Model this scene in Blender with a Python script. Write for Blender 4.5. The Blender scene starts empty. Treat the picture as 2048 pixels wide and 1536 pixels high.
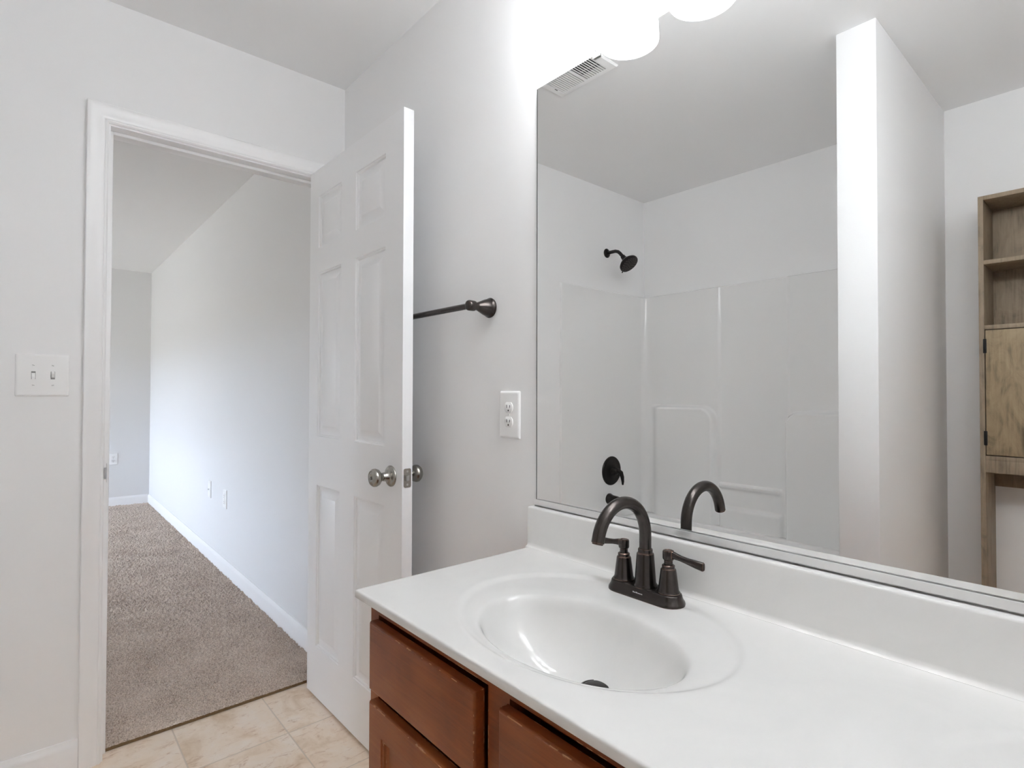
import bpy, bmesh, math, random
import numpy as np
from mathutils import Matrix, Vector

random.seed(7)
SC = bpy.context.scene
COL = SC.collection
PI = math.pi

# ------------------------------------------------------------------ camera
CAM = Vector((2.1967, -0.9816, 1.1763))
YAW, PITCH, ROLL, FPX = 0.7164, 0.0152, 0.0024, 1108.05
fw = Vector((-math.cos(YAW) * math.cos(PITCH), math.sin(YAW) * math.cos(PITCH), math.sin(PITCH)))
rt = fw.cross(Vector((0, 0, 1))).normalized()
up = rt.cross(fw)
c_, s_ = math.cos(ROLL), math.sin(ROLL)
rt2, up2 = c_ * rt + s_ * up, -s_ * rt + c_ * up
cd = bpy.data.cameras.new('camera')
cd.sensor_width = 36.0
cd.lens = FPX / 2048 * 36.0
cd.clip_start = 0.02
cam = bpy.data.objects.new('camera', cd)
COL.objects.link(cam)
M = Matrix((rt2, up2, -fw)).transposed().to_4x4()
M.translation = CAM
cam.matrix_world = M
SC.camera = cam

# ------------------------------------------------------------------ world, light, exposure
W = bpy.data.worlds.new('sky')
SC.world = W
W.use_nodes = True
bg = W.node_tree.nodes['Background']
# overcast sky above the horizon, darker ground below it
wt = W.node_tree
wtc = wt.nodes.new('ShaderNodeTexCoord'); wsp = wt.nodes.new('ShaderNodeSeparateXYZ'); wrm = wt.nodes.new('ShaderNodeValToRGB')
wt.links.new(wtc.outputs['Generated'], wsp.inputs[0]); wt.links.new(wsp.outputs[2], wrm.inputs[0]); wt.links.new(wrm.outputs[0], bg.inputs[0])
wrm.color_ramp.elements[0].position = 0.0; wrm.color_ramp.elements[0].color = (0.30, 0.31, 0.30, 1)
wrm.color_ramp.elements[1].position = 0.04; wrm.color_ramp.elements[1].color = (0.76, 0.885, 1.08, 1)
bg.inputs[1].default_value = 26.0
SHADE_EMIT = 21.0
SC.view_settings.view_transform = 'Standard'
SC.view_settings.look = 'None'
SC.view_settings.gamma = 1.0
SC.view_settings.use_curve_mapping = False
SC.view_settings.exposure = 0.34
cy = SC.cycles
cy.max_bounces = 24
cy.diffuse_bounces = 14
cy.glossy_bounces = 8
cy.transmission_bounces = 8
cy.use_denoising = True
cy.sample_clamp_indirect = 6.0
cy.caustics_reflective = False
cy.caustics_refractive = False

# ------------------------------------------------------------------ dimensions
H = 2.44            # bathroom ceiling
YB = -2.102         # wall behind the tub
XE = 2.80           # wall behind the camera
XS0, XS1, YS = 1.4856, 1.6084, -1.1555   # partition at the end of the tub
HB = 2.43           # bedroom ceiling
YBR = -0.0195       # bedroom right wall
XBF = -4.726        # bedroom far wall
YBL = -3.9          # bedroom left wall
JL, JR, JH = -0.793, -0.094, 2.036       # door jamb faces
ZC = 0.7877         # vanity top
MY = -0.004         # mirror face

# ------------------------------------------------------------------ materials
def lin(r, g, b):
    f = lambda c: (c / 255 / 12.92) if c / 255 <= 0.04045 else ((c / 255 + 0.055) / 1.055) ** 2.4
    return (f(r), f(g), f(b), 1)

class MatB:
    def __init__(s, name):
        s.m = bpy.data.materials.new(name)
        s.m.use_nodes = True
        s.t = s.m.node_tree
        s.b = s.t.nodes['Principled BSDF']
        s.out = s.t.nodes['Material Output']
    def n(s, kind, **kw):
        nd = s.t.nodes.new(kind)
        for k, v in kw.items():
            if k in nd.inputs: nd.inputs[k].default_value = v
            else: setattr(nd, k, v)
        return nd
    def l(s, a, b):
        s.t.links.new(a, b)
    def obj(s, scale=(1, 1, 1), loc=(0, 0, 0)):
        tc = s.n('ShaderNodeTexCoord')
        mp = s.n('ShaderNodeMapping')
        mp.inputs['Scale'].default_value = scale
        mp.inputs['Location'].default_value = loc
        s.l(tc.outputs['Object'], mp.inputs['Vector'])
        return mp.outputs[0]
    def noise(s, vec, scale, detail=4, rough=0.5, dist=0.0):
        nd = s.n('ShaderNodeTexNoise')
        nd.inputs['Scale'].default_value = scale
        nd.inputs['Detail'].default_value = detail
        nd.inputs['Roughness'].default_value = rough
        nd.inputs['Distortion'].default_value = dist
        s.l(vec, nd.inputs['Vector'])
        return nd.outputs['Fac']
    def ramp(s, fac, stops):
        nd = s.n('ShaderNodeValToRGB')
        el = nd.color_ramp.elements
        el[0].position, el[0].color = stops[0]
        el[1].position, el[1].color = stops[-1]
        for p, c in stops[1:-1]:
            e = el.new(p); e.color = c
        s.l(fac, nd.inputs[0])
        return nd.outputs[0]
    def mix(s, fac, a, b, mode='MIX'):
        nd = s.n('ShaderNodeMix', data_type='RGBA', blend_type=mode)
        for v, sock in ((fac, nd.inputs[0]), (a, nd.inputs[6]), (b, nd.inputs[7])):
            if hasattr(v, 'is_linked'): s.l(v, sock)
            else: sock.default_value = v
        return nd.outputs[2]
    def math(s, op, a, b=None):
        nd = s.n('ShaderNodeMath', operation=op)
        for v, sock in ((a, nd.inputs[0]), (b, nd.inputs[1])):
            if v is None: continue
            if hasattr(v, 'is_linked'): s.l(v, sock)
            else: sock.default_value = v
        return nd.outputs[0]
    def bump(s, h, strength, dist=0.01):
        nd = s.n('ShaderNodeBump')
        nd.inputs['Strength'].default_value = strength
        nd.inputs['Distance'].default_value = dist
        s.l(h, nd.inputs['Height'])
        s.l(nd.outputs[0], s.b.inputs['Normal'])
    def edge(s, radius, lo, hi):
        """0 on flats, 1 on worn arrises"""
        bv = s.n('ShaderNodeBevel'); bv.samples = 6; bv.inputs['Radius'].default_value = radius
        ge = s.n('ShaderNodeNewGeometry')
        dt = s.n('ShaderNodeVectorMath', operation='DOT_PRODUCT')
        s.l(bv.outputs[0], dt.inputs[0]); s.l(ge.outputs['Normal'], dt.inputs[1])
        return s.ramp(s.math('SUBTRACT', 1.0, dt.outputs['Value']), [(lo, (0, 0, 0, 1)), (hi, (1, 1, 1, 1))])
    def set(s, color=None, rough=None, metal=None, spec=None, coat=None):
        if color is not None: s.b.inputs['Base Color'].default_value = color
        if rough is not None: s.b.inputs['Roughness'].default_value = rough
        if metal is not None: s.b.inputs['Metallic'].default_value = metal
        if spec is not None: s.b.inputs['Specular IOR Level'].default_value = spec
        if coat is not None: s.b.inputs['Coat Weight'].default_value = coat
        return s

def paint(name, col, rough=0.6, bump=0.06, scale=260, spec=0.3):
    b = MatB(name).set(col, rough, spec=spec)
    if bump:
        v = b.obj()
        b.bump(b.noise(v, scale, 2), bump, 0.002)
    return b.m

MAT = {}
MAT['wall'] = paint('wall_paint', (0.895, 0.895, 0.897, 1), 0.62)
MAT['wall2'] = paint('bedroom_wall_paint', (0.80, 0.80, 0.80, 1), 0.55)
MAT['ceil'] = paint('ceiling_paint', (0.865, 0.866, 0.866, 1), 0.8)
MAT['trim'] = paint('trim_paint', (0.93, 0.93, 0.935, 1), 0.32, 0, spec=0.5)
MAT['plastic'] = paint('white_plastic', (0.93, 0.93, 0.925, 1), 0.3, 0, spec=0.5)
MAT['slot'] = paint('dark_slot', (0.03, 0.03, 0.03, 1), 0.7, 0)
MAT['recess'] = paint('toggle_recess', (0.30, 0.30, 0.29, 1), 0.6, 0)
MAT['duct'] = paint('dark_duct', (0.02, 0.02, 0.02, 1), 0.8, 0)
MAT['fiberglass'] = paint('glossy_fiberglass', (0.86, 0.86, 0.855, 1), 0.16, 0, spec=0.5)

def door_mat():
    b = MatB('door_paint').set((0.91, 0.915, 0.925, 1), 0.34, spec=0.5)
    v = b.obj((60, 60, 2.2))
    n = b.noise(v, 3.0, 5, 0.6, 1.2)
    b.bump(n, 0.10, 0.002)
    return b.m
MAT['door'] = door_mat()

def marble_mat():
    b = MatB('cultured_marble').set(rough=0.10, spec=0.34)
    v = b.obj()
    n = b.noise(v, 6, 6, 0.6, 1.5)
    c = b.ramp(n, [(0.35, (0.775, 0.768, 0.752, 1)), (0.65, (0.748, 0.743, 0.730, 1))])
    b.l(c, b.b.inputs['Base Color'])
    return b.m
MAT['marble'] = marble_mat()

def metal(name, col, rough, metal=1.0):
    return MatB(name).set(col, rough, metal).m
MAT['nickel'] = metal('satin_nickel', (0.36, 0.345, 0.315, 1), 0.26)
MAT['alu'] = metal('satin_aluminium', (0.93, 0.93, 0.93, 1), 0.30, 0.8)
MAT['steel'] = metal('bright_steel', (0.7, 0.7, 0.7, 1), 0.25)
MAT['blackmetal'] = metal('black_metal', (0.02, 0.02, 0.02, 1), 0.4, 0.6)

def bronze_mat():
    b = MatB('oil_rubbed_bronze').set(rough=0.26, metal=0.92)
    edge = b.math('MULTIPLY', b.edge(0.0016, 0.006, 0.05), 0.9)
    v = b.obj()
    n = b.noise(v, 60, 3)
    base = b.ramp(n, [(0.3, (0.052, 0.045, 0.042, 1)), (0.7, (0.068, 0.059, 0.055, 1))])
    c = b.mix(edge, base, (0.30, 0.175, 0.13, 1))
    b.l(c, b.b.inputs['Base Color'])
    return b.m
MAT['bronze'] = bronze_mat()
MAT['darkbronze'] = MatB('dark_bronze').set((0.025, 0.022, 0.021, 1), 0.32, 0.75).m
MAT['nozzle'] = paint('nozzle_rubber', (0.16, 0.13, 0.12, 1), 0.5, 0)

def cherry_mat():
    b = MatB('cherry_stained_wood').set(rough=0.34, spec=0.28)
    v = b.obj((1, 1, 1))
    big = b.noise(v, 7, 3, 0.5, 0.4)
    v2 = b.obj((2, 40, 40))
    fine = b.noise(v2, 3.5, 4, 0.6, 0.8)
    f = b.math('ADD', b.math('MULTIPLY', big, 0.65), b.math('MULTIPLY', fine, 0.35))
    c = b.ramp(f, [(0.32, (0.145, 0.034, 0.009, 1)), (0.5, (0.225, 0.058, 0.015, 1)), (0.68, (0.285, 0.085, 0.022, 1))])
    pe = b.edge(0.0030, 0.008, 0.04)
    v3 = b.obj((14, 60, 14))
    sp = b.ramp(b.noise(v3, 2.2, 3, 0.7), [(0.54, (0, 0, 0, 1)), (0.60, (1, 1, 1, 1))])
    w = b.mix(1.0, pe, sp, 'MULTIPLY')
    c = b.mix(w, c, (0.50, 0.27, 0.15, 1))
    b.l(c, b.b.inputs['Base Color'])
    b.bump(fine, 0.03, 0.001)
    return b.m
MAT['cherry'] = cherry_mat()
MAT['bare'] = paint('worn_bare_wood', lin(186, 132, 92), 0.6, 0)

def oak_mat(name, tint, vertical=True, hue=(1, 1, 1), grain=0.5):
    b = MatB(name).set(rough=0.55, spec=0.3)
    v = b.obj((30, 30, 1.6) if vertical else (1.6, 30, 30))
    g1 = b.noise(v, 4, 6, 0.6, 0.4)
    v2 = b.obj((3.2, 3.2, 1.6))
    g2 = b.noise(v2, 4.5, 5, 0.62, 1.6)
    f = b.math('ADD', b.math('MULTIPLY', g1, grain), b.math('MULTIPLY', g2, 1 - grain))
    k = tint; hr, hg, hb_ = hue
    c = b.ramp(f, [(0.28, (0.13 * k * hr, 0.098 * k * hg, 0.068 * k * hb_, 1)), (0.48, (0.285 * k * hr, 0.220 * k * hg, 0.152 * k * hb_, 1)),
                   (0.70, (0.38 * k * hr, 0.305 * k * hg, 0.216 * k * hb_, 1))])
    b.l(c, b.b.inputs['Base Color'])
    b.bump(g1, 0.08, 0.001)
    return b.m
MAT['oak'] = oak_mat('weathered_oak', 0.95)
MAT['oakdoor'] = oak_mat('rustic_oak_door', 1.0, True, (1.03, 1.0, 0.88), 0.38)
MAT['oakback'] = oak_mat('oak_back_panel', 1.0)

def tile_mat():
    b = MatB('travertine_look_tile').set(rough=0.42, spec=0.4)
    tc = b.n('ShaderNodeTexCoord')
    sp = b.n('ShaderNodeSeparateXYZ')
    b.l(tc.outputs['Object'], sp.inputs[0])
    TS = 0.2995
    def cell(sock, off):
        u = b.math('DIVIDE', b.math('SUBTRACT', sock, off), TS)
        return u, b.math('FLOOR', u), b.math('FRACT', u)
    ux, ix, fx = cell(sp.outputs[0], 0.238 - 3 * TS)
    uy, iy, fy = cell(sp.outputs[1], -0.594 - 12 * TS)
    def edge(fr):
        d = b.math('MINIMUM', fr, b.math('SUBTRACT', 1.0, fr))
        return d
    d = b.math('MINIMUM', edge(fx), edge(fy))
    gr = b.ramp(d, [(0.004, (1, 1, 1, 1)), (0.010, (0, 0, 0, 1))])
    cmb = b.n('ShaderNodeCombineXYZ')
    b.l(ix, cmb.inputs[0]); b.l(iy, cmb.inputs[1])
    wn = b.n('ShaderNodeTexWhiteNoise', noise_dimensions='3D')
    b.l(cmb.outputs[0], wn.inputs['Vector'])
    off = b.n('ShaderNodeVectorMath', operation='SCALE')
    b.l(wn.outputs['Color'], off.inputs[0]); off.inputs['Scale'].default_value = 9.0
    add = b.n('ShaderNodeVectorMath', operation='ADD')
    b.l(tc.outputs['Object'], add.inputs[0]); b.l(off.outputs[0], add.inputs[1])
    big = b.noise(add.outputs[0], 7, 6, 0.62, 0.7)
    mp = b.n('ShaderNodeMapping'); mp.inputs['Scale'].default_value = (2.2, 1, 1)
    b.l(add.outputs[0], mp.inputs[0])
    vein = b.noise(mp.outputs[0], 20, 8, 0.74, 0.8)
    c = b.ramp(big, [(0.30, lin(212, 188, 160)), (0.5, lin(236, 219, 200)), (0.70, lin(240, 229, 217))])
    vm = b.ramp(vein, [(0.55, (0, 0, 0, 1)), (0.70, (1, 1, 1, 1))])
    c = b.mix(b.math('MULTIPLY', vm, 0.7), c, lin(178, 134, 96))
    c = b.mix(gr, c, lin(208, 193, 176))
    b.l(c, b.b.inputs['Base Color'])
    h = b.math('SUBTRACT', b.math('MULTIPLY', vein, 0.15), b.math('MULTIPLY', gr, 0.7))
    b.bump(h, 0.30, 0.002)
    return b.m
MAT['tile'] = tile_mat()

def carpet_mat():
    b = MatB('beige_carpet').set(rough=0.95, spec=0.05)
    b.b.inputs['Sheen Weight'].default_value = 0.2
    v = b.obj()
    n1 = b.noise(v, 220, 3, 0.6)
    n2 = b.noise(v, 5, 4, 0.6)
    f = b.math('ADD', b.math('MULTIPLY', n1, 0.75), b.math('MULTIPLY', n2, 0.25))
    c = b.ramp(f, [(0.30, lin(132, 113, 97)), (0.5, lin(208, 192, 178)), (0.72, lin(242, 230, 218))])
    b.l(c, b.b.inputs['Base Color'])
    b.bump(b.noise(v, 330, 2), 0.5, 0.004)
    return b.m
MAT['carpet'] = carpet_mat()

def mirror_mat():
    b = MatB('silvered_mirror').set((0.90, 0.905, 0.90, 1), 0.0, 1.0)
    return b.m
MAT['mirror'] = mirror_mat()
MAT['mirroredge'] = paint('mirror_edge', (0.05, 0.055, 0.05, 1), 0.3, 0, spec=0.5)

def glass_thin(name, f=0.08):
    b = MatB(name)
    t = b.n('ShaderNodeBsdfTransparent'); g = b.n('ShaderNodeBsdfGlossy'); g.inputs['Roughness'].default_value = 0.02
    fr = b.n('ShaderNodeFresnel'); fr.inputs['IOR'].default_value = 1.45
    mx = b.n('ShaderNodeMixShader')
    b.l(fr.outputs[0], mx.inputs[0]); b.l(t.outputs[0], mx.inputs[1]); b.l(g.outputs[0], mx.inputs[2])
    b.l(mx.outputs[0], b.out.inputs[0])
    return b.m
MAT['pane'] = glass_thin('window_glass')
def clear_plastic():
    b = MatB('clear_plastic').set((0.95, 0.95, 0.95, 1), 0.08, spec=0.5)
    b.b.inputs['Transmission Weight'].default_value = 0.15
    b.b.inputs['IOR'].default_value = 1.3
    return b.m
MAT['clear'] = clear_plastic()
def shade_mat(name, e):
    b = MatB(name).set((0.9, 0.9, 0.9, 1), 0.3)
    b.b.inputs['Emission Color'].default_value = (0.955, 0.982, 1.01, 1)
    b.b.inputs['Emission Strength'].default_value = e
    return b.m
MAT['shade'] = shade_mat('frosted_lit_glass', SHADE_EMIT)
MAT['shadein'] = shade_mat('lit_glass_inside', SHADE_EMIT * 0.29)
def bulb_mat():
    b = MatB('lit_bulb').set((1, 1, 1, 1), 0.4)
    b.b.inputs['Emission Color'].default_value = (0.955, 0.982, 1.01, 1)
    b.b.inputs['Emission Strength'].default_value = SHADE_EMIT * 0.29
    return b.m
MAT['bulb'] = bulb_mat()

# ------------------------------------------------------------------ mesh helpers
ORIG = {}
def obj(name, bm, mat, parent=None, origin=None, smooth=35):
    """link a bmesh (in world coordinates) as one object; parts share their thing's origin"""
    me = bpy.data.meshes.new(name)
    bmesh.ops.recalc_face_normals(bm, faces=bm.faces[:])
    org = Vector(ORIG[parent.name]) if parent else Vector(origin or (0, 0, 0))
    bm.transform(Matrix.Translation(-org))
    bm.to_mesh(me); bm.free()
    if smooth:
        me.shade_smooth()
        me.set_sharp_from_angle(angle=math.radians(smooth))
    me.materials.append(mat if not isinstance(mat, str) else MAT[mat])
    o = bpy.data.objects.new(name, me)
    COL.objects.link(o)
    if parent: o.parent = parent
    else: o.location = org
    ORIG[o.name] = org
    return o

def tag(o, label, cat=None, group=None, kind=None):
    if label: o['label'] = label
    if cat: o['category'] = cat
    if group: o['group'] = group
    if kind: o['kind'] = kind
    return o

def thing(name, loc, label, cat, group=None):
    o = bpy.data.objects.new(name, None)
    o.empty_display_size = 0.05
    COL.objects.link(o); o.location = loc
    ORIG[o.name] = Vector(loc)
    return tag(o, label, cat, group)

def struct(name, bm, mat, parent=None, smooth=35):
    o = obj(name, bm, mat, parent, smooth=smooth)
    if not parent: o['kind'] = 'structure'
    return o

def nb(): return bmesh.new()

def box(bm, x0, x1, y0, y1, z0, z1, bev=0, seg=2):
    x0, x1 = min(x0, x1), max(x0, x1); y0, y1 = min(y0, y1), max(y0, y1); z0, z1 = min(z0, z1), max(z0, z1)
    vs = [bm.verts.new((x, y, z)) for x in (x0, x1) for y in (y0, y1) for z in (z0, z1)]
    fs = [bm.faces.new([vs[i] for i in q]) for q in ((0, 1, 3, 2), (4, 6, 7, 5), (0, 4, 5, 1), (2, 3, 7, 6), (0, 2, 6, 4), (1, 5, 7, 3))]
    if bev:
        es = list({e for f in fs for e in f.edges})
        bmesh.ops.bevel(bm, geom=es, offset=bev, segments=seg, profile=0.5, affect='EDGES')
    return bm

def basis(axis):
    a = Vector(axis).normalized()
    h = Vector((0, 0, 1)) if abs(a.z) < 0.9 else Vector((1, 0, 0))
    u = a.cross(h).normalized(); v = a.cross(u).normalized()
    return a, u, v

def lathe(bm, base, axis, prof, n=32, sx=1.0):
    """prof: [(radius, height along axis)], closed at zero radius"""
    a, u, v = basis(axis); base = Vector(base)
    rings = []
    for r, h in prof:
        if r < 1e-6: rings.append([bm.verts.new(base + a * h)])
        else: rings.append([bm.verts.new(base + a * h + (u * math.cos(t) * sx + v * math.sin(t)) * r) for t in [2 * PI * k / n for k in range(n)]])
    for A, B in zip(rings, rings[1:]):
        if len(A) == 1 and len(B) == 1: continue
        for k in range(n):
            k2 = (k + 1) % n
            if len(A) == 1: bm.faces.new((A[0], B[k], B[k2]))
            elif len(B) == 1: bm.faces.new((A[k2], A[k], B[0]))
            else: bm.faces.new((A[k], B[k], B[k2], A[k2]))
    for R_ in (rings[0], rings[-1]):
        if len(R_) > 1: bm.faces.new(R_)
    return bm

def tube(bm, pts, rad, n=20, cap=True, sq=None):
    """sweep a circle (or ellipse sq=(a,b)) along points with parallel transport"""
    pts = [Vector(p) for p in pts]
    rad = rad if isinstance(rad, (list, tuple)) else [rad] * len(pts)
    tan = []
    for i in range(len(pts)):
        d = pts[min(i + 1, len(pts) - 1)] - pts[max(i - 1, 0)]
        tan.append(d.normalized())
    a, u, v = basis(tan[0])
    rings = []
    for i, p in enumerate(pts):
        t = tan[i]
        u = (u - t * u.dot(t)).normalized(); v = t.cross(u)
        rings.append([bm.verts.new(p + (u * math.cos(w) + v * math.sin(w)) * rad[i]) for w in [2 * PI * k / n for k in range(n)]])
    for A, B in zip(rings, rings[1:]):
        for k in range(n):
            bm.faces.new((A[k], A[(k + 1) % n], B[(k + 1) % n], B[k]))
    if cap:
        bm.faces.new(rings[0]); bm.faces.new(rings[-1][::-1])
    return bm

def loft(bm, loops, cap=True):
    R_ = [[bm.verts.new(p) for p in L] for L in loops]
    n = len(R_[0])
    for A, B in zip(R_, R_[1:]):
        for k in range(n):
            bm.faces.new((A[k], A[(k + 1) % n], B[(k + 1) % n], B[k]))
    if cap:
        bm.faces.new(R_[0][::-1]); bm.faces.new(R_[-1])
    return bm

def prism(bm, poly, d0, d1, axis):
    """poly of 2D points extruded along an axis: 'x' -> (d, p0, p1), 'y' -> (p0, d, p1), 'z' -> (p0, p1, d)"""
    f = {'x': lambda p, d: (d, p[0], p[1]), 'y': lambda p, d: (p[0], d, p[1]), 'z': lambda p, d: (p[0], p[1], d)}[axis]
    return loft(bm, [[f(p, d0) for p in poly], [f(p, d1) for p in poly]])

def grid(X, Y, Z, faces_mask=None, name='grid'):
    """numpy grid -> mesh data"""
    n, m = X.shape
    co = np.stack([X, Y, Z], -1).reshape(-1, 3).astype(np.float32)
    i = np.arange(n * m).reshape(n, m)
    q = np.stack([i[:-1, :-1], i[1:, :-1], i[1:, 1:], i[:-1, 1:]], -1).reshape(-1, 4)
    if faces_mask is not None: q = q[faces_mask.reshape(-1)]
    me = bpy.data.meshes.new(name)
    me.vertices.add(len(co)); me.vertices.foreach_set('co', co.ravel())
    me.loops.add(q.size); me.loops.foreach_set('vertex_index', q.ravel().astype(np.int32))
    me.polygons.add(len(q))
    me.polygons.foreach_set('loop_start', np.arange(0, q.size, 4, dtype=np.int32))
    me.update(); me.validate()
    return me

def copy_tree(o, loc=None, parent=None):
    c = o.copy(); COL.objects.link(c)
    if parent: c.parent = parent
    if loc is not None: c.location = loc
    for ch in list(o.children): copy_tree(ch, None, c)
    return c

# ================================================================== STRUCTURE
b = nb(); box(b, -0.05, XE + 0.1, YB - 0.1, 0.1, -0.05, 0)
struct('floor', b, 'tile', smooth=0)
b = nb(); box(b, XBF - 0.1, -0.05, YBL - 0.1, 0.1, -0.05, -0.008)
struct('floor', b, 'wall', smooth=0)
b = nb(); box(b, -0.114, XE + 0.1, YB - 0.1, 0.1, H, H + 0.1)
struct('ceiling', b, 'ceil', smooth=0)
b = nb(); box(b, XBF - 0.1, -0.114, YBL - 0.1, 0.1, HB, HB + 0.1)
struct('ceiling', b, 'ceil', smooth=0)
# wall with the doorway
b = nb()
box(b, -0.114, 0, YB - 0.1, JL - 0.018, -0.05, H)
box(b, -0.114, 0, JR + 0.018, 0.1, -0.05, H)
box(b, -0.114, 0, JL - 0.018, JR + 0.018, JH + 0.018, H)
struct('wall_left', b, 'wall', smooth=0)
b = nb(); box(b, 0, XE, 0, 0.1, 0, H); struct('wall_right', b, 'wall', smooth=0)
b = nb(); box(b, 0, XE, YB - 0.1, YB, 0, H); struct('wall_back', b, 'wall', smooth=0)
b = nb(); box(b, XE, XE + 0.1, YB - 0.1, 0.1, 0, H); struct('wall_rear', b, 'wall', smooth=0)
b = nb(); box(b, XS0, XS1, YB, YS, 0, H, 0.003); struct('wall_partition', b, 'wall')
# bedroom beyond the doorway
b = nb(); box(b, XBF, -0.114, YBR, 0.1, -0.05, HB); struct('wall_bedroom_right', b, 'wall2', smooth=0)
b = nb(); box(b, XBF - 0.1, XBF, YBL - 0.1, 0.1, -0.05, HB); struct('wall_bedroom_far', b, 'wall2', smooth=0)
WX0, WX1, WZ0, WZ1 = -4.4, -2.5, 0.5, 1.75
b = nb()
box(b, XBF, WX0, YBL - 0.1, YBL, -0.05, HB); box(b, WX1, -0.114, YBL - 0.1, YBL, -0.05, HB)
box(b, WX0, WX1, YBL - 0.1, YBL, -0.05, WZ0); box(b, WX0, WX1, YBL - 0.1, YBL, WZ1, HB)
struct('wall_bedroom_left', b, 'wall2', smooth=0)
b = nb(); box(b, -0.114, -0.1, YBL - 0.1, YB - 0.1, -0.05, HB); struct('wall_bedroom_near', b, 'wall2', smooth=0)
# window in the bedroom's left wall, the daylight source
b = nb()
for x0, x1, z0, z1 in ((WX0, WX0 + 0.05, WZ0, WZ1), (WX1 - 0.05, WX1, WZ0, WZ1), (WX0, WX1, WZ0, WZ0 + 0.05), (WX0, WX1, WZ1 - 0.05, WZ1),
                       (-3.47, -3.43, WZ0, WZ1), (WX0, WX1, 1.105, 1.145)):
    box(b, x0, x1, YBL - 0.07, YBL - 0.03, z0, z1)
win = struct('window_1', b, 'trim', smooth=0)
b = nb(); box(b, WX0 + 0.04, WX1 - 0.04, YBL - 0.052, YBL - 0.048, WZ0 + 0.04, WZ1 - 0.04)
obj('window_pane', b, 'pane', win, smooth=0)
ld = bpy.data.lights.new('window_portal', 'AREA'); ld.shape = 'RECTANGLE'; ld.size = WX1 - WX0; ld.size_y = WZ1 - WZ0
ld.cycles.is_portal = True
lo = bpy.data.objects.new('window_portal', ld); COL.objects.link(lo)
lo.location = ((WX0 + WX1) / 2, YBL - 0.09, (WZ0 + WZ1) / 2); lo.rotation_euler = (PI / 2, 0, PI)
lo.parent = win

# --- casing: profile (distance from inner edge, projection)
CAS = [(0, 0), (0, 0.006), (0.004, 0.010), (0.008, 0.010), (0.010, 0.008), (0.014, 0.011), (0.020, 0.0125), (0.036, 0.0135), (0.044, 0.017), (0.050, 0.018), (0.055, 0.018), (0.057, 0.016), (0.057, 0)]
def casing(bm, x_face, sgn, yl, yr, zt, zb=0.0):
    path = [((yl, zb), (-1, 0)), ((yl, zt), (-1, 1)), ((yr, zt), (1, 1)), ((yr, zb), (1, 0))]
    loops = []
    for (y, z), (dy, dz) in path:
        loops.append([(x_face + sgn * h, y + dy * d, z + dz * d) for d, h in CAS])
    loft(bm, loops)
b = nb(); casing(b, 0, 1, JL - 0.0055, JR + 0.0055, JH + 0.0055)
struct('trim_1', b, 'trim', smooth=25)
b = nb(); casing(b, -0.114, -1, JL - 0.0055, JR + 0.0055, JH + 0.0055)
struct('trim_2', b, 'trim', smooth=25)
# --- jambs and stops
b = nb()
box(b, -0.114, 0, JL - 0.018, JL, 0, JH + 0.018); box(b, -0.114, 0, JR, JR + 0.018, 0, JH + 0.018)
box(b, -0.114, 0, JL, JR, JH, JH + 0.018)
box(b, -0.085, -0.040, JL, JL + 0.011, 0, JH, 0.002); box(b, -0.085, -0.040, JR - 0.011, JR, 0, JH, 0.002)
box(b, -0.085, -0.040, JL + 0.011, JR - 0.011, JH - 0.011, JH, 0.002)
struct('trim_3', b, 'trim')
# --- baseboards: profile (projection, height)
BASE = [(0, 0), (0.012, 0), (0.012, 0.078), (0.009, 0.088), (0.006, 0.092), (0.004, 0.100), (0, 0.101)]
def baseboard(name, axis, fixed, sgn, a0, a1):
    bm = nb()
    if axis == 'x': prism(bm, [(fixed + sgn * p, z) for p, z in BASE], a0, a1, 'x')
    else: prism(bm, [(fixed + sgn * p, z) for p, z in BASE], a0, a1, 'y')
    return struct(name, bm, 'trim', smooth=25)
baseboard('baseboard_bedroom_right', 'x', YBR, -1, XBF, -0.132)
baseboard('baseboard_bedroom_far', 'y', XBF, 1, YBL, YBR - 0.012)
baseboard('baseboard_bedroom_left', 'x', YBL, 1, XBF + 0.012, -0.132)
baseboard('baseboard_left', 'y', 0, 1, -1.29, JL - 0.063)
baseboard('baseboard_right', 'x', 0, -1, 0.0, 1.17)
baseboard('baseboard_back', 'x', YB, 1, XS1, XE)
baseboard('baseboard_partition', 'y', XS1, 1, YB + 0.012, YS)
baseboard('baseboard_rear', 'y', XE, -1, YB + 0.012, 0)

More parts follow.
